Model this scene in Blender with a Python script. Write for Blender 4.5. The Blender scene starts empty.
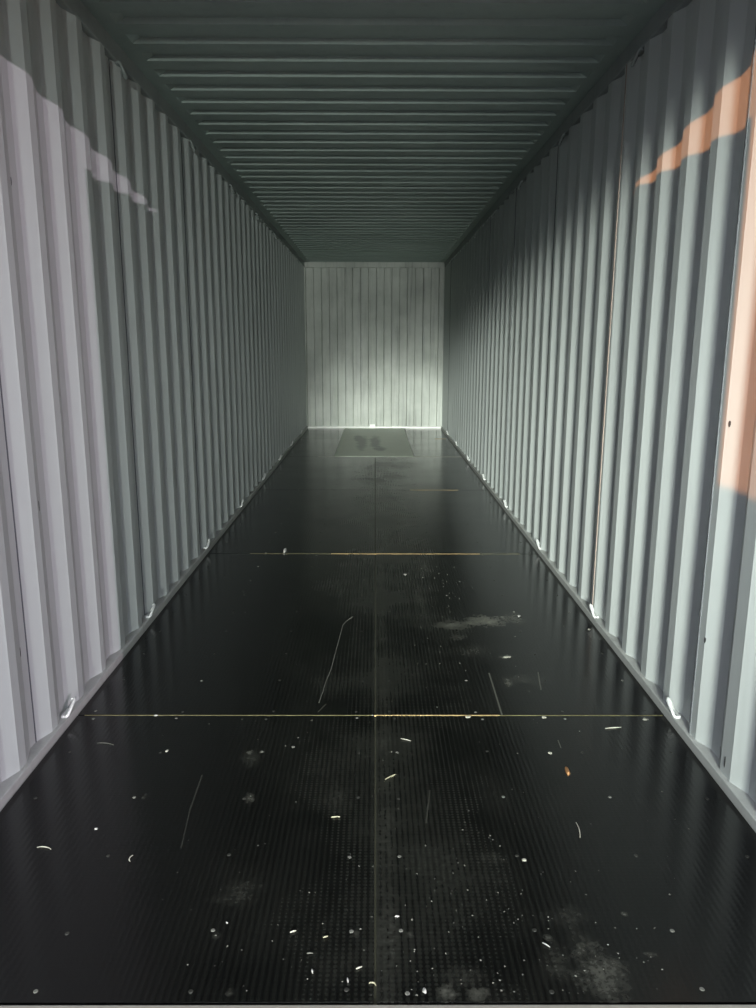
import bpy, bmesh, math, random
from mathutils import Vector, Matrix
random.seed(7)
R = math.radians
S = bpy.context.scene
C = S.collection

# ------------------------------------------------------------------ camera
H = 1.37                       # eye height above the container floor
PITCH = R(11.9); YAW = R(-0.23)
cam_d = bpy.data.cameras.new('camera'); cam = bpy.data.objects.new('camera', cam_d); C.objects.link(cam)
cam_d.sensor_fit = 'HORIZONTAL'; cam_d.sensor_width = 36.0
cam_d.lens = 36.0 * 757 / 756
cam.location = (0.012, 0, H)
cam.rotation_euler = (Matrix.Rotation(YAW, 3, 'Z') @ Matrix.Rotation(R(90) - PITCH, 3, 'X') @ Matrix.Rotation(R(0.14), 3, 'Z')).to_euler()
cam_d.clip_end = 300
S.camera = cam

# ------------------------------------------------------------------ world (overcast dusk sky)
w = bpy.data.worlds.new('dusk_sky'); S.world = w; w.use_nodes = True
bg = w.node_tree.nodes['Background']
bg.inputs[0].default_value = (0.78, 0.84, 1.0, 1)
bg.inputs[1].default_value = 1.45

# ------------------------------------------------------------------ lamps
def lamp(name, kind, loc, target, energy, col, **kw):
    d = bpy.data.lights.new(name, kind); d.energy = energy; d.color = col
    for k, v in kw.items(): setattr(d, k, v)
    o = bpy.data.objects.new(name, d); C.objects.link(o); o.location = loc
    o.rotation_euler = (Vector(target) - Vector(loc)).to_track_quat('-Z', 'Y').to_euler()
    return o
# low orange sun from behind on the left
A_S, E_S = R(44.5), R(6.8)
sd = Vector((math.sin(A_S) * math.cos(E_S), math.cos(A_S) * math.cos(E_S), -math.sin(E_S)))
lamp('setting_sun', 'SUN', (0, 0, 20), Vector((0, 0, 20)) + sd, 2.2, (1.0, 0.36, 0.12), angle=R(0.25))
# yard lamp on a pole behind on the right
lamp('yard_lamp', 'SPOT', (16.2, -18.7, 4.9), (-1.1, 3.2, 1.2), 8500, (1.0, 0.81, 0.95), spot_size=R(24), spot_blend=0.5, shadow_soft_size=0.05)
# added fill spot behind, a little left, brightens the container further in
lamp('deep_fill_spot', 'SPOT', (-1.05, -10.0, 3.3), (0.50, 6.0, 0.10), 19000, (0.93, 1.0, 0.91), spot_size=R(18), spot_blend=1.0, shadow_soft_size=1.2)
# added fill spot, low and far behind, for ceiling slopes and left wall
lamp('low_fill_spot', 'SPOT', (1.0, -14.0, 0.80), (-0.45, 6.0, 1.05), 3600, (0.93, 1.0, 0.93), spot_size=R(15), spot_blend=0.8, shadow_soft_size=0.25)

S.view_settings.view_transform = 'Standard'; S.view_settings.look = 'None'
S.view_settings.gamma = 1.0; S.view_settings.use_curve_mapping = False
S.view_settings.exposure = 0.36

# ------------------------------------------------------------------ dimensions
Y0 = 1.29            # door plane
YF = 1.355           # floor begins behind the sill
YB = 12.67           # back wall
WI = 1.125           # inner rib face of the side walls
DEP = 0.027          # rib depth
WF = 1.108           # floor half width
ZC = 2.66            # ceiling
ZH = 2.42            # door header underside
RAILZ = 2.585        # underside of the top side rail

# ------------------------------------------------------------------ node helpers
class NT:
    def __init__(s, name):
        s.m = bpy.data.materials.new(name); s.m.use_nodes = True
        s.t = s.m.node_tree; s.b = s.t.nodes['Principled BSDF']
    def n(s, typ, **kw):
        x = s.t.nodes.new(typ)
        for k, v in kw.items(): setattr(x, k, v)
        return x
    def l(s, a, b): s.t.links.new(a, b)
    def val(s, sock, v):
        if hasattr(v, 'is_output') or hasattr(v, 'links'): s.l(v, sock)
        else: sock.default_value = v
    def math(s, op, a, b=0.0, c=0.0, clamp=False):
        x = s.n('ShaderNodeMath', operation=op, use_clamp=clamp)
        s.val(x.inputs[0], a); s.val(x.inputs[1], b); s.val(x.inputs[2], c)
        return x.outputs[0]
    def mix(s, f, a, b):
        x = s.n('ShaderNodeMix', data_type='RGBA')
        s.val(x.inputs[0], f); s.val(x.inputs[6], a); s.val(x.inputs[7], b)
        return x.outputs[2]
    def pos(s): return s.n('ShaderNodeNewGeometry').outputs['Position']
    def noise(s, scale, detail=3, rough=0.55, vec=None, stretch=None):
        x = s.n('ShaderNodeTexNoise'); x.inputs['Scale'].default_value = scale
        x.inputs['Detail'].default_value = detail; x.inputs['Roughness'].default_value = rough
        v = vec or s.pos()
        if stretch:
            mp = s.n('ShaderNodeMapping'); mp.inputs['Scale'].default_value = stretch; s.l(v, mp.inputs[0]); v = mp.outputs[0]
        s.l(v, x.inputs['Vector']); return x.outputs['Fac']
    def ramp(s, f, lo, hi, a=0.0, b=1.0):
        x = s.n('ShaderNodeMapRange'); x.clamp = True
        s.val(x.inputs[0], f)
        for i, v in enumerate((lo, hi, a, b)): x.inputs[i + 1].default_value = v
        return x.outputs[0]
    def bump(s, h, dist, strength=1.0):
        x = s.n('ShaderNodeBump'); x.inputs['Strength'].default_value = strength; x.inputs['Distance'].default_value = dist
        s.val(x.inputs['Height'], h); s.l(x.outputs[0], s.b.inputs['Normal'])

def paint(name, col, dirt=0.12, rough=0.5):
    n = NT(name)
    big = n.noise(1.1, 4, 0.6); fine = n.noise(38, 3); streak = n.noise(3.0, 4, 0.6, stretch=(6, 6, 0.35))
    f = n.math('MULTIPLY', n.ramp(big, 0.35, 0.7), dirt)
    f = n.math('ADD', f, n.math('MULTIPLY', n.ramp(streak, 0.5, 0.75), dirt * 0.8))
    f = n.math('ADD', f, n.math('MULTIPLY', fine, dirt * 0.25), clamp=True)
    dark = tuple(c * 0.45 for c in col[:3]) + (1,)
    n.l(n.mix(f, col, dark), n.b.inputs['Base Color'])
    n.l(n.ramp(big, 0.3, 0.7, rough - 0.06, rough + 0.1), n.b.inputs['Roughness'])
    n.bump(n.noise(260, 2), 0.0006, 0.25)
    return n.m
def plain(name, col, rough=0.5, metal=0.0):
    n = NT(name)
    v = n.noise(40, 3)
    n.l(n.mix(n.math('MULTIPLY', v, 0.5), col, tuple(c * 0.6 for c in col[:3]) + (1,)), n.b.inputs['Base Color'])
    n.b.inputs['Roughness'].default_value = rough; n.b.inputs['Metallic'].default_value = metal
    return n.m

M = {}
M['wall'] = paint('pale grey wall paint', (0.50, 0.53, 0.52, 1))
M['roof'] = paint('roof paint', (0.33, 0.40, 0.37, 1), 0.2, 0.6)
M['back'] = paint('pale grey end wall paint', (0.56, 0.585, 0.54, 1), 0.6)
M['rail'] = paint('dusty rail paint', (0.50, 0.51, 0.49, 1), 0.3, 0.6)
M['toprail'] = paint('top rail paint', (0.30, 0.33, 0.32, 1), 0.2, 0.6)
M['ring'] = plain('galvanised ring metal', (0.80, 0.81, 0.80, 1), 0.35, 0.3)
M['bead'] = plain('sealant bead', (0.12, 0.13, 0.14, 1), 0.7)
M['rust'] = plain('rusty seam', (0.34, 0.27, 0.23, 1), 0.8)
M['scuff'] = plain('black scuff', (0.05, 0.05, 0.05, 1), 0.7)
M['sill'] = plain('scraped sill steel', (0.55, 0.52, 0.48, 1), 0.4, 0.5)
M['straw'] = plain('yellowed straw', (0.36, 0.34, 0.23, 1), 0.7)
M['wood'] = plain('pale wood splinter', (0.44, 0.43, 0.36, 1), 0.7)
M['leaf'] = plain('dry orange leaf', (0.36, 0.18, 0.07, 1), 0.7)
M['white'] = plain('white flake', (0.48, 0.47, 0.44, 1), 0.6)
M['dust'] = plain('dust specks', (0.15, 0.15, 0.13, 1), 0.9)
M['screw'] = plain('dulled screw head', (0.035, 0.035, 0.03, 1), 0.5, 0.2)
M['screwdust'] = plain('dusty screw head', (0.15, 0.15, 0.13, 1), 0.7)
M['edge'] = plain('raw plywood edge', (0.62, 0.44, 0.20, 1), 0.7)
M['outer'] = paint('outer container paint', (0.16, 0.20, 0.24, 1), 0.3)
M['asphalt'] = plain('worn yard concrete', (0.07, 0.07, 0.07, 1), 0.9)
M['concrete'] = plain('concrete', (0.30, 0.29, 0.27, 1), 0.9)
M['label'] = plain('white sticker', (0.95, 0.95, 0.92, 1), 0.5)

# ------------------------------------------------------------------ pixel -> point on a plane of the room
_rot = cam.rotation_euler.to_matrix()
def ray(px, py):
    v = Vector(((px - 378) / 757, (504 - py) / 757, -1.0)); return _rot @ v
def fl(px, py, z=0.0):
    d = ray(px, py); t = (z - H) / d.z; return Vector((0.012, 0, H)) + d * t
def wl(px, py, x):
    d = ray(px, py); t = (x - 0.012) / d.x; return Vector((0.012, 0, H)) + d * t

# floor material: black phenolic plywood with a wire-mesh imprint, dust and stains that belong to the boards
def floor_material():
    n = NT('black wire-mesh film plywood')
    p = n.pos(); sx = n.n('ShaderNodeSeparateXYZ'); n.l(p, sx.inputs[0]); X, Y = sx.outputs[0], sx.outputs[1]
    # mesh imprint
    a = n.math('SINE', n.math('MULTIPLY', X, 2 * math.pi / 0.0160)); b = n.math('SINE', n.math('MULTIPLY', Y, 2 * math.pi / 0.0125))
    mesh = n.math('MULTIPLY', n.math('MULTIPLY', n.math('ADD', a, 1), n.math('ADD', b, 2.2)), 0.156)
    wear = n.noise(1.6, 4, 0.6); fine = n.noise(60, 4, 0.7); spk = n.noise(230, 2)
    worn = n.ramp(wear, 0.42, 0.72)
    # dusty centre track
    track = n.ramp(n.math('ABSOLUTE', n.math('ADD', X, -0.08)), 0.0, 0.62, 1.0, 0.0)
    base = n.mix(n.math('MULTIPLY', mesh, n.math('ADD', n.math('MULTIPLY', n.math('MULTIPLY', track, n.ramp(wear, 0.3, 0.65, 0.25, 1.0)), 0.6), 0.12)), (0.0030, 0.0030, 0.0030, 1), (0.026, 0.028, 0.022, 1))
    dust = n.math('MULTIPLY', n.math('MULTIPLY', worn, track), 0.10)
    dust = n.math('ADD', dust, n.math('MULTIPLY', n.ramp(n.math('ABSOLUTE', n.math('ADD', X, -0.040)), 0.016, 0.034, 1.0, 0.0), n.ramp(n.noise(5, 4), 0.35, 0.65, 0.01, 0.07)))
    # specks
    dust = n.math('ADD', dust, n.math('MULTIPLY', n.ramp(spk, 0.76, 0.82), 0.18))
    # stains: (px, py, half width px, half length px, strength)
    spots = [(602, 975, 22, 26, .40), (583, 942, 14, 14, .14), (557, 962, 14, 16, .12), (566, 915, 22, 10, .12),
             (447, 994, 10, 7, .50), (479, 994, 10, 6, .50), (462, 976, 18, 10, .12),
             (240, 893, 22, 12, .11), (250, 758, 10, 8, .16), (250, 798, 5, 4, .4), (336, 800, 16, 14, .07),
             (486, 621, 17, 5, 1.3), (455, 625, 17, 4, .7), (515, 618, 9, 5, .6), (507, 657, 6, 2.2, .9), (475, 650, 16, 5, .15),
             (520, 680, 22, 5, .18), (508, 683, 4, 4, .4), (458, 637, 8, 3, .25), (420, 600, 6, 14, .10), (424, 568, 7, 7, .14), (250, 752, 3, 2, .7),
             (262, 752, 3, 2, .4), (144, 797, 3, 3, .25), (357, 632, 6, 10, .05), (490, 857, 14, 5, .12), (500, 800, 20, 20, .05),
             (355, 934, 4, 4, .3), (216, 936, 5, 4, .3), (410, 935, 4, 3, .45), (547, 937, 5, 3, .45), (230, 993, 4, 4, .2), (650, 955, 6, 3, .3), (624, 914, 3, 2, .6)]
    nz = n.noise(17, 6, 0.8); jit = n.math('MULTIPLY', n.math('ADD', nz, -0.5), 3.4)
    for (px, py, hw, hl, st) in spots:
        c = fl(px, py); sxw = (fl(px + hw, py) - c).x; syw = abs((fl(px, py - hl) - fl(px, py + hl)).y) / 2
        dx = n.math('DIVIDE', n.math('ADD', X, -c.x), sxw); dy = n.math('DIVIDE', n.math('ADD', Y, -c.y), syw)
        r = n.math('SQRT', n.math('ADD', n.math('MULTIPLY', dx, dx), n.math('MULTIPLY', dy, dy)))
        r = n.math('ADD', r, jit)
        dust = n.math('ADD', dust, n.math('MULTIPLY', n.ramp(r, 1.3, 0.0), st * .75))
    dust = n.math('MULTIPLY', dust, n.ramp(fine, 0.35, 0.68, 0.15, 1.0), clamp=True)
    # fine straight scratches
    def scratch(p1, p2, wd, st):
        a_, b_ = fl(*p1), fl(*p2); d = (b_ - a_); L = d.length; d /= L
        u = n.math('ADD', n.math('MULTIPLY', X, d.x), n.math('ADD', n.math('MULTIPLY', Y, d.y), -(a_.x * d.x + a_.y * d.y)))
        v = n.math('ADD', n.math('MULTIPLY', X, -d.y), n.math('ADD', n.math('MULTIPLY', Y, d.x), (a_.x * d.y - a_.y * d.x)))
        m = n.math('MULTIPLY', n.ramp(n.math('ABSOLUTE', v), wd, wd * 0.4), n.math('MULTIPLY', n.math('GREATER_THAN', u, 0.0), n.math('LESS_THAN', u, L)))
        return n.math('MULTIPLY', m, st)
    sc = 0.0
    for s_ in [((489, 673), (502, 715), .004, .30), ((538, 672), (541, 690), .004, .22), ((202, 775), (190, 810), .003, .10),
               ((190, 810), (181, 848), .003, .07), ((430, 790), (426, 823), .0025, .14), ((558, 740), (561, 748), .003, .22), ((326, 704), (318, 712), .003, .15)]:
        sc = n.math('ADD', sc, scratch(*s_))
    dust = n.math('ADD', dust, sc, clamp=True)
    n.l(n.mix(dust, base, (0.30, 0.30, 0.25, 1)), n.b.inputs['Base Color'])
    rg = n.math('ADD', n.ramp(wear, 0.3, 0.7, 0.13, 0.22), n.math('MULTIPLY', dust, 0.6), clamp=True)
    rg = n.math('ADD', rg, n.math('MULTIPLY', track, n.math('ADD', n.math('MULTIPLY', mesh, 0.10), 0.08)))
    n.b.inputs['Specular IOR Level'].default_value = 0.42
    n.l(rg, n.b.inputs['Roughness'])
    n.b.inputs['IOR'].default_value = 1.45
    n.bump(n.math('ADD', mesh, n.math('MULTIPLY', fine, 0.4)), 0.0004, 0.35)
    return n.m
M['floor'] = floor_material()
def plate_material():
    n = NT('worn grey steel plate')
    sx = n.n('ShaderNodeSeparateXYZ'); n.l(n.pos(), sx.inputs[0]); X, Y = sx.outputs[0], sx.outputs[1]
    nz = n.math('MULTIPLY', n.math('ADD', n.noise(7, 3), -0.5), 1.3); d = 0.0
    for (px, py, hw, hl) in [(362, 443, 5, 7), (375, 442, 5, 6), (380, 449, 6, 2), (358, 438, 4, 3)]:
        c = fl(px, py); a = (fl(px + hw, py) - c).x; b = abs((fl(px, py - hl) - fl(px, py + hl)).y) / 2
        dx = n.math('DIVIDE', n.math('ADD', X, -c.x), a); dy = n.math('DIVIDE', n.math('ADD', Y, -c.y), b)
        r = n.math('ADD', n.math('SQRT', n.math('ADD', n.math('MULTIPLY', dx, dx), n.math('MULTIPLY', dy, dy))), nz)
        d = n.math('ADD', d, n.ramp(r, 1.3, 0.6), clamp=True)
    g = n.mix(n.noise(4, 4), (0.30, 0.33, 0.27, 1), (0.38, 0.41, 0.34, 1))
    n.l(n.mix(n.math('MULTIPLY', d, 0.75), g, (0.045, 0.05, 0.042, 1)), n.b.inputs['Base Color'])
    n.b.inputs['Roughness'].default_value = 0.42
    return n.m
M['plate'] = plate_material()

# ------------------------------------------------------------------ mesh helpers
def link_mesh(name, verts, faces, mat, parent=None, bevel=0.0, smooth=False):
    me = bpy.data.meshes.new(name); me.from_pydata([tuple(v) for v in verts], [], faces)
    bm = bmesh.new(); bm.from_mesh(me)
    bmesh.ops.recalc_face_normals(bm, faces=bm.faces)
    if bevel: bmesh.ops.bevel(bm, geom=list(bm.edges), offset=bevel, segments=2, affect='EDGES', profile=0.5)
    bm.to_mesh(me); bm.free()
    if smooth:
        for p in me.polygons: p.use_smooth = True
    me.materials.append(mat)
    o = bpy.data.objects.new(name, me); C.objects.link(o)
    if parent: o.parent = parent
    return o
def box_vf(x0, x1, y0, y1, z0, z1, off=0):
    v = [(x0, y0, z0), (x1, y0, z0), (x1, y1, z0), (x0, y1, z0), (x0, y0, z1), (x1, y0, z1), (x1, y1, z1), (x0, y1, z1)]
    f = [(0, 3, 2, 1), (4, 5, 6, 7), (0, 1, 5, 4), (1, 2, 6, 5), (2, 3, 7, 6), (3, 0, 4, 7)]
    return v, [tuple(i + off for i in q) for q in f]
def box(name, b, mat, parent=None, bevel=0.0):
    v, f = box_vf(*b); return link_mesh(name, v, f, mat, parent, bevel)
def boxes(name, bs, mat, parent=None):
    V, F = [], []
    for b in bs:
        v, f = box_vf(*b, off=len(V)); V += v; F += f
    return link_mesh(name, V, F, mat, parent)
def empty(name, loc=(0, 0, 0)):
    o = bpy.data.objects.new(name, None); o.empty_display_size = 0.1; C.objects.link(o); o.location = loc; return o
def struct(o): o['kind'] = 'structure'; return o
def tag(o, label, cat, group=None):
    o['label'] = label; o['category'] = cat
    if group: o['group'] = group
    return o
def tube_vf(pts, rad, seg=8, off=0, closed=False):
    V, F = [], []; n = len(pts); pts = [Vector(p) for p in pts]
    rad = rad if isinstance(rad, (list, tuple)) else [rad] * n
    for i, p in enumerate(pts):
        if closed: t = pts[(i + 1) % n] - pts[i - 1]
        else: t = pts[min(i + 1, n - 1)] - pts[max(i - 1, 0)]
        t.normalize(); up = Vector((0, 0, 1)) if abs(t.z) < 0.9 else Vector((1, 0, 0))
        a = t.cross(up).normalized(); b = t.cross(a)
        for k in range(seg):
            th = 2 * math.pi * k / seg; V.append(p + (a * math.cos(th) + b * math.sin(th)) * rad[i])
    for i in range(n if closed else n - 1):
        j = (i + 1) % n
        for k in range(seg):
            l = (k + 1) % seg; F.append((off + i * seg + k, off + i * seg + l, off + j * seg + l, off + j * seg + k))
    if not closed:
        F.append(tuple(off + k for k in range(seg))[::-1]); F.append(tuple(off + (n - 1) * seg + k for k in range(seg)))
    return V, F

# closed corrugated sheet: profile is list of (s, d) with s along the run and d the depth away from the room
def sheet(name, prof, place, mat, parent, lo, hi, th=0.003, nlev=2):
    """place(s, d, h) -> point; lo..hi along the rib direction"""
    V, F = [], []; n = len(prof); lv = [lo + (hi - lo) * i / (nlev - 1) for i in range(nlev)]
    for h in lv:
        for s, d in prof: V.append(place(s, d, h))
    for h in lv:
        for s, d in prof: V.append(place(s, d + th, h))
    N = nlev * n
    for r in range(nlev - 1):
        for i in range(n - 1):
            a = r * n + i; F.append((a, a + 1, a + n + 1, a + n)); a += N; F.append((a, a + n, a + n + 1, a + 1))
    for i in range(n - 1):
        F.append((i, i + N, i + 1 + N, i + 1)); a = (nlev - 1) * n + i; F.append((a, a + 1, a + 1 + N, a + N))
    for r in range(nlev - 1):
        a = r * n; F.append((a, a + n, a + n + N, a + N)); a = r * n + n - 1; F.append((a, a + N, a + n + N, a + n))
    return link_mesh(name, V, F, mat, parent)

# ------------------------------------------------------------------ side walls
PL = 0.25
def wall_profile(y_away, y0, y1, seedv, aw=.033):
    """breakpoints of the trapezoid profile; away-facing slope centred on y_away + k*PL"""
    rnd = random.Random(seedv); pts = []; k = math.floor((y0 - y_away) / PL) - 1
    while y_away + k * PL < y1 + PL:
        c = y_away + k * PL + rnd.uniform(-.006, .006)
        pts += [(c - aw, 0), (c + aw, DEP), (c + .092 + rnd.uniform(-.004, .004), DEP), (c + .158, 0)]
        k += 1
    def at(y):
        for (a, da), (b, db) in zip(pts, pts[1:]):
            if a <= y <= b: return da + (db - da) * (y - a) / (b - a)
        return 0
    def cut(a, b): return [(a, at(a))] + [(s, d) for s, d in pts if a < s < b] + [(b, at(b))]
    return cut, at
ZB = 0.012
def side_wall(name, sgn, phase, seams, seedv):
    root = struct(empty(name, (sgn * WI, Y0, 0)))
    cut, at = wall_profile(phase, Y0, YB, seedv, .043 if sgn < 0 else .033)
    ys = [Y0] + seams + [YB + 0.02]
    pl = lambda s, d, h: (sgn * d, s - Y0, h)
    for a, b in zip(ys, ys[1:]):
        sheet('corrugated_panel', cut(a, b), pl, M['wall'], root, ZB, RAILZ + 0.02)
    return root, at
right_seams = [2.445 + 1.3125 * i for i in range(8)]
left_seams = [2.38 + 1.25 * i for i in range(9)]
wr, at_r = side_wall('wall_right', 1, 2.735, right_seams, 3)
wlft, at_l = side_wall('wall_left', -1, 2.29, left_seams, 5)
for i, y in enumerate(right_seams):
    if i == 1: y = 3.675
    d = at_r(y)
    box('seam_bead', (d - .0035, d + .001, y - .003 - Y0, y + .003 - Y0, ZB, RAILZ), M['rust' if i == 1 else 'bead'], wr)
for i, y in enumerate(left_seams):
    d = at_l(y)
    box('seam_bead', (-d - .001, -d + .0025, y - .0025 - Y0, y + .0025 - Y0, ZB, RAILZ), M['bead'], wlft)
# thin rusty scratch beside the second right seam, scuffs
def scuff(root, sgn, px, py, wdt, hgt, at, tilt=0.0):
    p = wl(px, py, sgn * (WI + 0.01)); d = at(p.y)
    p = wl(px, py, sgn * (WI + d)); d = at(p.y)
    V = []; nn = 10; rnd = random.Random(int(px * 7 + py))
    for lay in (0.0, 0.0012):
        for k in range(nn):
            th = 2 * math.pi * k / nn; r = rnd.uniform(.65, 1.1) if lay == 0 else 0.9
            V.append((sgn * (at(p.y + math.cos(th) * wdt * r) - lay) - 0, p.y - Y0 + math.cos(th) * wdt * r + tilt * math.sin(th) * hgt, p.z + math.sin(th) * hgt * r))
    F = [tuple(range(nn)), tuple(range(2 * nn - 1, nn - 1, -1))] + [(k, (k + 1) % nn, nn + (k + 1) % nn, nn + k) for k in range(nn)]
    link_mesh('scuff_mark', V, F, M['scuff'], root)
scuff(wlft, -1, 13, 181, .006, .014, at_l); scuff(wlft, -1, 39, 506, .007, .02, at_l)
scuff(wlft, -1, 22, 672 - 20, .004, .02, at_l)
scuff(wr, 1, 705, 640, .005, .012, at_r); scuff(wr, 1, 720, 755, .006, .03, at_r, .2); scuff(wr, 1, 725, 762, .004, .02, at_r)
scuff(wr, 1, 710, 150, .006, .012, at_r); scuff(wr, 1, 728, 424, .005, .012, at_r)

# bottom side rails with their ledge under the ribs
for nm, sg in (('baseboard_left', -1), ('baseboard_right', 1)):
    x0, x1 = sorted((sg * (WF + .002), sg * (WI + DEP + .05)))
    o = struct(box(nm, (x0, x1, Y0, YB + .02, -.14, .030), M['rail'], None, .003))
    xa, xb = sorted((sg * (WI + .014), sg * (WI + DEP + .012)))
# top side rails
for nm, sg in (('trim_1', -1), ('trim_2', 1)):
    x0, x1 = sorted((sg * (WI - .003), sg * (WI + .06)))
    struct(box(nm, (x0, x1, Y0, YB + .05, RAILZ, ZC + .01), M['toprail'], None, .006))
    x0, x1 = sorted((sg * (WI - .006), sg * (WI + DEP)))

# ------------------------------------------------------------------ roof
PR = 0.2085
ceil = struct(empty('ceiling', (0, Y0, ZC)))
nb = math.ceil((YB - Y0) / PR); XR = WI - 0.07
yk0 = 3.455 - PR * 11           # slopes that face the door lie on yk0 + k*PR
def roof_panel(k0, k1):
    """panel holding bays k0..k1-1, each with an upward pressed trough closed at both ends"""
    V, F = [], []
    def q(*p):
        o = len(V); V.extend(p); F.append(tuple(range(o, o + len(p))))
    for k in range(k0, k1):
        y = yk0 + k * PR - Y0
        a, b, c, d, e = y - .0925, y - .078, y, y + .009, y + .1160   # a..b up-slope, b..c high, c..d door-facing slope, d..e low
        X = XR; Z = .022; ex = .035
        # low plane z=0, high plane z=Z (above). door-facing slope drops from high (c) to low (d)
        q((-X + ex, b, Z), (X - ex, b, Z), (X - ex, c, Z), (-X + ex, c, Z))
        q((-X, a, 0), (X, a, 0), (X - ex, b, Z), (-X + ex, b, Z))
        q((-X + ex, c, Z), (X - ex, c, Z), (X, d, 0), (-X, d, 0))
        q((-X, d, 0), (X, d, 0), (X, e, 0), (-X, e, 0))
        for s in (-1, 1):
            q((s * X, a, 0), (s * (X - ex), b, Z), (s * (X - ex), c, Z), (s * X, d, 0))
            q((s * X, a, 0), (s * X, d, 0), (s * X, e, 0), (s * (WI + .05), e, 0), (s * (WI + .05), a, 0))
    me = bpy.data.meshes.new('roof_panel'); me.from_pydata(V, [], F); bm = bmesh.new(); bm.from_mesh(me)
    bmesh.ops.remove_doubles(bm, verts=bm.verts, dist=1e-5); bmesh.ops.recalc_face_normals(bm, faces=bm.faces); bm.to_mesh(me); bm.free()
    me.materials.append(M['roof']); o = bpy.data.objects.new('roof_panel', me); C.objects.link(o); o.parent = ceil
    sm = o.modifiers.new('thick', 'SOLIDIFY'); sm.thickness = .003
    return o
NK = 0
while yk0 + NK * PR < YB + PR: NK += 1
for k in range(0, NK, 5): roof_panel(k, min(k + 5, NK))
ymax_roof = yk0 + (NK - 1) * PR + .116

# ------------------------------------------------------------------ back wall
wb = struct(empty('wall_back', (0, YB, 0)))
PB = 0.2535; pts = []; x = -1.125
bounds = [-1.17]
prof_all = []
k = 0; xx = -1.14 + .02
while xx < 1.17:
    prof_all += [(xx, 0), (xx + .012, .042), (xx + .1268, .042), (xx + .1388, 0)]; xx += PB
prof_all = [(-1.19, 0)] + [p for p in prof_all if -1.18 < p[0] < 1.18] + [(1.19, prof_all[-1][1] if prof_all[-1][0] < 1.18 else 0)]
def d_at(x):
    for (a, da), (b, db) in zip(prof_all, prof_all[1:]):
        if a <= x <= b: return da + (db - da) * (x - a) / max(b - a, 1e-6)
    return 0
cuts = [-1.19, -0.38, 0.40, 1.19]
for a, b in zip(cuts, cuts[1:]):
    pr = [(a, d_at(a))] + [p for p in prof_all if a < p[0] < b] + [(b, d_at(b))]
    sheet('corrugated_panel', pr, lambda s, d, h: (s, d, h), M['back'], wb, 0.0, ZC - .06)
box('header_rail', (-1.19, 1.19, -.012, .05, ZC - .085, ZC + .02), M['back'], wb, .004)
box('sill_rail', (-1.12, 1.12, -.03, .05, -.05, .028), M['label'], wb, .004)
box('sticker', (-.075, .01, -.034, -.029, .02, .065), M['label'], wb)

# ------------------------------------------------------------------ floor
floor = struct(empty('floor', (0, YF, 0)))
seams = [YF, 2.632, 4.885, 7.155, 9.36, 11.2, YB - .03]
TUN = 0.5; XJ = .014
def sheet_board(x0, x1, y0, y1):
    return box('plywood_sheet', (x0, x1, y0 - YF, y1 - YF, -.028, 0), M['floor'], floor, .0015)
boards = []
for i, (a, b) in enumerate(zip(seams, seams[1:])):
    for (x0, x1) in ((-WF, XJ - .003), (XJ + .003, WF)):
        if i >= 4:
            x0, x1 = (x0, -TUN) if x0 < 0 else (TUN, x1)
        boards.append((sheet_board(x0, x1, a + .003, b - .003), x0, x1, a, b))
box('tunnel_plate', (-TUN + .004, TUN - .004, seams[4] + .004 - YF, YB - .03 - YF, -.02, .002), M['plate'], floor, .001)
# raw yellow board edges showing in the joints
def strip(px0, px1, py, mat='edge', wdt=.007):
    a, b = fl(px0, py), fl(px1, py); y = min(seams, key=lambda s: abs(s - a.y))
    box('joint_strip', (a.x, b.x, y - wdt / 2 - YF, y + wdt / 2 - YF, -.02, .0005), M[mat], floor)
M['edgedim'] = plain('dirty plywood edge', (0.17, 0.15, 0.07, 1), 0.8)
strip(84, 372, 716, 'edgedim', .004); strip(374, 500, 717, 'edge', .0055); strip(500, 664, 717, 'edgedim', .004)
strip(250, 330, 554, 'edgedim', .006); strip(331, 480, 554, 'edge', .012); strip(480, 520, 554, 'edgedim', .005)
strip(410, 458, 490, 'edge', .010); M['edgepale'] = plain('pale plywood edge', (0.50, 0.50, 0.42, 1), 0.8); strip(410, 462, 456.5, 'edgepale', .03); strip(435, 446, 439, 'edge', .05); strip(318, 340, 456.5, 'edgepale', .015)
M['jointdark'] = plain('dusty centre joint', (0.03, 0.03, 0.016, 1), 0.9)
for a, b in zip(seams[:4], seams[1:5]):
    box('centre_joint', (XJ - .003, XJ + .003, a - YF, b - YF, -.02, -.004), M['jointdark'], floor)
# screw heads along the cross members
me = None; rnd = random.Random(11)
def screw_mesh(mat):
    bm = bmesh.new(); bmesh.ops.create_cone(bm, cap_ends=True, segments=10, radius1=.0058, radius2=.0045, depth=.0014)
    m_ = bpy.data.meshes.new('screw'); bm.to_mesh(m_); bm.free(); m_.materials.append(mat); return m_
sm_d, sm_w = screw_mesh(M['screw']), screw_mesh(M['screwdust'])
for o, x0, x1, a, b in boards:
    n_rows = max(2, round((b - a) / .275) + 1); xs = [.078, .405, .73, 1.04] if x0 > 0 else [-.05, -.385, -.72, -1.04]
    if x1 - x0 < .8: xs = [x0 + .06, x1 - .1]
    for r in range(n_rows):
        y = (1.385, 1.555, 1.83, 2.10, 2.37, 2.605)[r] if a == YF else a + .03 + (b - a - .06) * r / (n_rows - 1)
        for xx in xs:
            s = bpy.data.objects.new('screw', sm_w if rnd.random() < .35 else sm_d); C.objects.link(s); s.parent = o
            s.location = (xx + rnd.uniform(-.012, .012), y - YF + rnd.uniform(-.006, .006), .0005)
# board bevel meshes live in floor space, so screws share it

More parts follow.
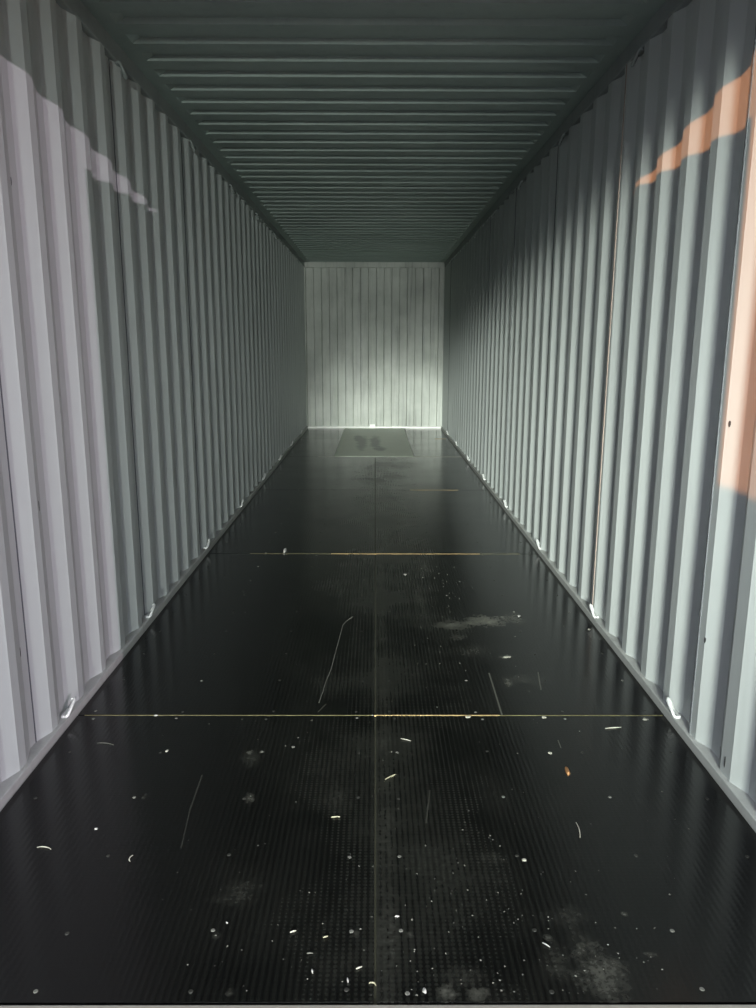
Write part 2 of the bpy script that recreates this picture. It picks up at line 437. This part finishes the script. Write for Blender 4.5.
# ------------------------------------------------------------------ door frame, sill, door leaves, shell seen from outside
struct(box('trim_3', (-1.18, 1.18, Y0 - .06, YF - .004, -.14, .002), M['sill'], None, .003))       # door sill
struct(box('trim_4', (-1.2, 1.2, Y0 - .08, Y0 + .03, ZH, ZC + .12), M['outer'], None, .005))       # door header
for nm, sg in (('trim_5', -1), ('trim_6', 1)):
    x0, x1 = sorted((sg * (WI + .04), sg * (WI + .12)))
    struct(box(nm, (x0, x1, Y0 - .08, Y0 + .06, -.14, ZC + .12), M['outer'], None, .005))
def door_leaf(name, sg, y_free, ztop):
    root = struct(empty(name, (sg * (WI + .06), Y0 - .08, 0)))
    L = Y0 - .08 - y_free; prof = []; s = 0
    while s < L - .2: prof += [(s, 0), (s + .06, 0), (s + .09, .03), (s + .15, .03), (s + .18, 0)]; s += .2
    prof = [(0, 0)] + [p for p in prof if p[0] > 0] + [(L, 0)]
    sheet('leaf_panel', prof, lambda s_, d, h: (sg * d, -s_, h), M['wall'], root, .03, ztop - .03, .02)
    boxes('leaf_frame', [(-.03, .03, -.06, 0, 0, ztop), (-.03, .03, -L, -L + .06, 0, ztop), (-.03, .03, -L, 0, ztop - .06, ztop), (-.03, .03, -L, 0, 0, .06)], M['outer'], root)
    for yy in (L * .35, L * .75):
        v, f = tube_vf([(sg * .06, -yy, .02), (sg * .06, -yy, ztop - .02)], .016, 10)
        link_mesh('lock_rod', v, f, M['ring'], root)
door_leaf('door_1', -1, .10, ZH); door_leaf('door_2', 1, .30, ZH)
struct(box('wall_sun_blocker', (-4.25, -4.0, -9.0, -1.5, -.15, 1.80), M['concrete']))  # unseen blocker, added to keep the low sun off the lower right wall
g = struct(box('ground', (-60, 60, -60, 60, -.40, -.15), M['asphalt']))

# ------------------------------------------------------------------ lashing rings
def ring_mesh():
    """bent steel ring: welded lug plus a V-shaped rod that stands off the wall"""
    pts = []
    for (a, b, c) in [(-.026, .002, .0), (-.028, -.012, .002), (-.027, -.016, .007), (.020, -.026, .046), (.026, -.024, .050), (.028, -.018, .046), (.026, .004, .0)]:
        pts.append(Vector((a, b, c)))
    return pts
def lashing_ring(sg, y, z, down, label, group, first):
    root = empty('lashing_ring', (sg * (WI + .004), y, z)); k = -1 if down else 1
    tag(root, label, 'lashing ring', group)
    P = [Vector((sg * p.y, p.x, p.z * k)) for p in ring_mesh()]
    # catmull-ish subdivision
    Q = []
    for i in range(len(P) - 1):
        a, b = Vector(P[i]), Vector(P[i + 1]); Q += [a, a.lerp(b, .5)]
    Q.append(Vector(P[-1]))
    Q = [Q[0]] + [(Q[i - 1] + Q[i] * 2 + Q[i + 1]) / 4 for i in range(1, len(Q) - 1)] + [Q[-1]]
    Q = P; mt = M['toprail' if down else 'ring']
    v, f = tube_vf(Q, .0062, 8); link_mesh('ring_rod', v, f, mt, root, smooth=True)
    box('weld_lug', (-.006, .006, -.034, .034, min(-.004, .010 * k), max(-.004, .010 * k)), mt, root, .002)
    return root
ordn = ['nearest', 'second', 'third', 'fourth', 'fifth', 'sixth', 'seventh', 'eighth', 'ninth', 'farthest']
for side, sg in (('left', -1), ('right', 1)):
    for i, yy in enumerate((2.585, 3.625, 4.93, 6.26, 7.58, 8.90, 10.22, 11.54)):
        where = ['nearest the doorway', 'second from the doorway', 'third from the doorway', 'fourth from the doorway', 'fifth from the doorway', 'sixth from the doorway', 'seventh from the doorway', 'closest to the back wall'][i]
        lashing_ring(sg, yy, .030, False, f'white lashing ring at floor level, {side} wall, {where}', f'floor level lashing rings on the {side} wall', i == 0)
        if i < 7: lashing_ring(sg, (3.69 if sg < 0 else 3.51) + 1.31 * i, RAILZ - .001, True, f'dark lashing ring under roof rail, {side} wall, {where if i < 6 else "closest to the back wall"}', f'roof rail lashing rings on the {side} wall', i == 0)

# ------------------------------------------------------------------ floor litter
def sliver(name, p1, p2, rad, mat, label, cat='splinter', bend=0.0, group=None, lift=.002):
    a, b = fl(*p1), fl(*p2); c = (a + b) / 2; d = b - a; nrm = Vector((-d.y, d.x, 0)) * bend
    pts = []
    for i in range(7):
        t = i / 6; p = a.lerp(b, t) - c + nrm * (4 * t * (1 - t)); p.z = rad * .8 + .0004 + lift * 2 * t * (1 - t); pts.append(p)
    rr = [.8 * rad * (.45 + .55 * math.sin(math.pi * min(max(i / 6, .12), .88))) for i in range(7)]
    v, f = tube_vf(pts, rr, 6); o = link_mesh(name, v, f, M[mat], None, smooth=False); o.location = (c.x, c.y, 0)
    return tag(o, label, cat, group)
def flake(name, px, py, wpx, hpx, mat, label, cat='flake', seedv=1, h=.003):
    c = fl(px, py); wx = (fl(px + wpx / 2, py) - c).x; wy = abs((fl(px, py - hpx / 2) - fl(px, py + hpx / 2)).y) / 2
    rnd = random.Random(seedv); n_ = 9; V = []
    for z, s in ((.0002, 1.0), (h * .8, .85)):
        for k in range(n_):
            th = 2 * math.pi * k / n_; r = (rnd.uniform(.6, 1.1) if z < .001 else s * .85)
            V.append((math.cos(th) * wx * r, math.sin(th) * wy * r, z * (1 if z < .001 else rnd.uniform(.5, 1.3))))
    V.append((0, 0, h)); F = [tuple(range(n_ - 1, -1, -1))]
    for k in range(n_):
        l = (k + 1) % n_; F += [(k, l, n_ + l, n_ + k), (n_ + k, n_ + l, 2 * n_)]
    o = link_mesh(name, V, F, M[mat]); o.location = (c.x, c.y, 0); return tag(o, label, cat)
G = 'pale splinters on the floor'
sliver('straw', (385, 780), (396, 775), .0028, 'straw', 'yellow straw just right of the centre joint in the front boards', 'straw')
sliver('wood_splinter', (331, 818), (340, 817.4), .0026, 'straw', 'short pale straw left of the centre joint beside a grey smudge', 'straw')
sliver('wood_splinter', (605, 729), (621, 728), .0026, 'wood', 'long pale wood splinter just nearer than the yellow joint, near the right wall ring', 'splinter', group=G)
sliver('wood_splinter', (401, 739), (411, 741.5), .0020, 'wood', 'thin grey splinter right of the centre joint close to the yellow joint', 'splinter', group=G)
sliver('wood_splinter', (37, 848), (51, 850), .0022, 'wood', 'curved pale splinter alone near the left wall in the front', 'splinter', .12, G)
sliver('wood_splinter', (97, 743.5), (114, 745.5), .0014, 'dust', 'thin faint fibre on the left just nearer than the yellow joint', 'splinter', .08, G)
sliver('wood_splinter', (130, 862), (133, 856), .0022, 'wood', 'tiny upright curled chip on the left front boards', 'splinter', .2, G)
sliver('wood_splinter', (576, 823), (580, 838), .0020, 'wood', 'thin pale splinter lying lengthwise on the right front boards', 'splinter', .05, G)
sliver('wood_splinter', (542.5, 943.5), (550, 948), .0022, 'white', 'bright white splinter near the long dust smear on the right', 'splinter', 0, G)
sliver('wood_splinter', (290, 933.5), (296, 931.5), .0026, 'wood', 'short pale chip in front, left of the centre joint', 'splinter', 0, G)
sliver('wood_splinter', (323, 938.5), (328, 937), .0022, 'straw', 'short yellowish chip halfway between the front chips and the centre joint', 'splinter', 0, G)
sliver('wood_splinter', (356, 970), (362, 967.5), .0026, 'wood', 'pale chip left of the centre joint close to the sill', 'splinter', 0, G)
sliver('wood_splinter', (347.5, 979), (348, 983.5), .0026, 'white', 'small white upright chip left of the centre joint near the sill', 'splinter', 0, G)
sliver('wood_splinter', (369, 984), (376, 986.5), .0022, 'straw', 'curved yellowish chip touching the centre joint near the sill', 'splinter', .25, G)
sliver('wood_splinter', (312, 970), (312.6, 974), .0024, 'white', 'small white chip standing alone left of the sill centre', 'splinter', 0, G)
sliver('wood_splinter', (307, 954), (313, 954), .0018, 'dust', 'dull grey chip below the white one, left of the centre joint', 'splinter', 0, G)
flake('dry_leaf', 567, 771, 5, 9, 'leaf', 'small dry orange leaf on the right-hand front boards', 'leaf', 4, .008)
flake('paint_flake', 424.5, 991, 4.2, 7, 'white', 'drop-shaped white flake right of the centre joint near the sill', 'flake', 5, .003)
flake('paint_flake', 397, 916.5, 5, 2, 'white', 'flat white flake right of the centre joint in the front', 'flake', 6)
flake('paint_flake', 227, 923, 3, 2, 'white', 'tiny white flake in the left foreground', 'flake', 7)
flake('paint_flake', 96, 829, 4, 2.5, 'white', 'small white flake on the left front boards', 'flake', 8)
flake('paint_flake', 544, 717.5, 6, 2.5, 'wood', 'pale flake lying on the yellow joint right of the centre', 'flake', 9)
flake('paint_flake', 645, 719.5, 5, 2.5, 'wood', 'pale flake on the yellow joint near the right wall', 'flake', 10)
flake('paint_flake', 550, 753, 5, 3, 'wood', 'grey-white flake just up-left of the orange leaf', 'flake', 11)
flake('paint_flake', 524, 860, 6, 3, 'wood', 'pale grey flake on the right middle of the front boards', 'flake', 12)
flake('paint_flake', 405, 574.5, 4, 1.5, 'white', 'white flake just nearer than the second yellow joint', 'flake', 13)
flake('paint_flake', 468, 717, 8, 2.2, 'wood', 'pale clump on the yellow joint right of centre', 'flake', 14)
flake('paint_flake', 293, 747, 4, 2, 'dust', 'dull flake left of centre near the yellow joint', 'flake', 15)
flake('paint_flake', 156, 715.5, 5, 1.6, 'white', 'white flake on the joint left of centre', 'flake', 16)
flake('paint_flake', 285, 551.5, 3, 4, 'white', 'small white scrap left end of the second yellow joint', 'scrap', 17, .02)
flake('paint_flake', 519, 616, 4, 2, 'white', 'bright flake at the right end of the pale smear', 'flake', 18)
flake('paint_flake', 507, 657, 9, 2, 'wood', 'pale flat chip between the smear and the yellow joint', 'flake', 19)
flake('paint_flake', 589, 629.5, 3, 1.5, 'wood', 'small flake at the foot of the right wall', 'flake', 20)
flake('paint_flake', 167, 751, 3.5, 3, 'wood', 'dusty speck on the left boards near the yellow joint', 'flake', 21)
# long pale string left of the centre joint
sp = [(353, 617), (347, 621), (343, 625), (339, 640), (335, 655), (331, 670), (326, 682), (323, 692), (319, 703)]
P = [fl(*p) for p in sp]; c = P[4].copy(); Q = []
for i in range(len(P) - 1):
    for t in (0, .33, .66): Q.append(P[i].lerp(P[i + 1], t) - c + Vector((0, 0, .0022)))
Q.append(P[-1] - c + Vector((0, 0, .0022)))
v, f = tube_vf(Q, .0014, 6); o = link_mesh('string', v, f, M['dust']); o.location = (c.x, c.y, 0)
tag(o, 'long pale string lying bent left of the centre joint', 'string')
# uncountable crumbs
V_MIN = Vector((min(p.x for p in P) - .02, min(p.y for p in P) - .02)); V_MAX = Vector((max(p.x for p in P) + .02, max(p.y for p in P) + .02))
V, F = [], []; rnd = random.Random(23)
def crumb(x, y, s):
    if (V_MIN.x < x < V_MAX.x) and (V_MIN.y < y < V_MAX.y): return
    o = len(V); a = rnd.uniform(0, 6.28)
    for k in range(4):
        r = s * rnd.uniform(.6, 1.5); V.append((x + r * math.cos(a + k * 1.57), y + r * math.sin(a + k * 1.57) , .0003))
    V.append((x, y, s * .8 + .0005)); F.extend([(o, o + 1, o + 4), (o + 1, o + 2, o + 4), (o + 2, o + 3, o + 4), (o + 3, o, o + 4), (o + 3, o + 2, o + 1, o)])
for _ in range(150):
    crumb(rnd.gauss(.10, .33), YF + .02 + abs(rnd.gauss(0, .55)), rnd.choice([.0011, .0014, .0018, .0024]))
for _ in range(60): crumb(rnd.gauss(.34, .16), YF + .03 + abs(rnd.gauss(0, .25)), rnd.choice([.0012, .0018, .0026]))
for _ in range(110):
    crumb(rnd.gauss(.12, .4), rnd.uniform(2.4, 5.2), rnd.choice([.0014, .002, .0028]))
for _ in range(40): crumb(rnd.gauss(.40, .10), rnd.uniform(3.0, 4.6), rnd.choice([.002, .0035]))
V2 = [v for v in V]; o = link_mesh('dust_crumbs', V2, F, M['dust']); o['kind'] = 'stuff'
tag(o, 'fine pale dust crumbs scattered over the black floor', 'crumbs')
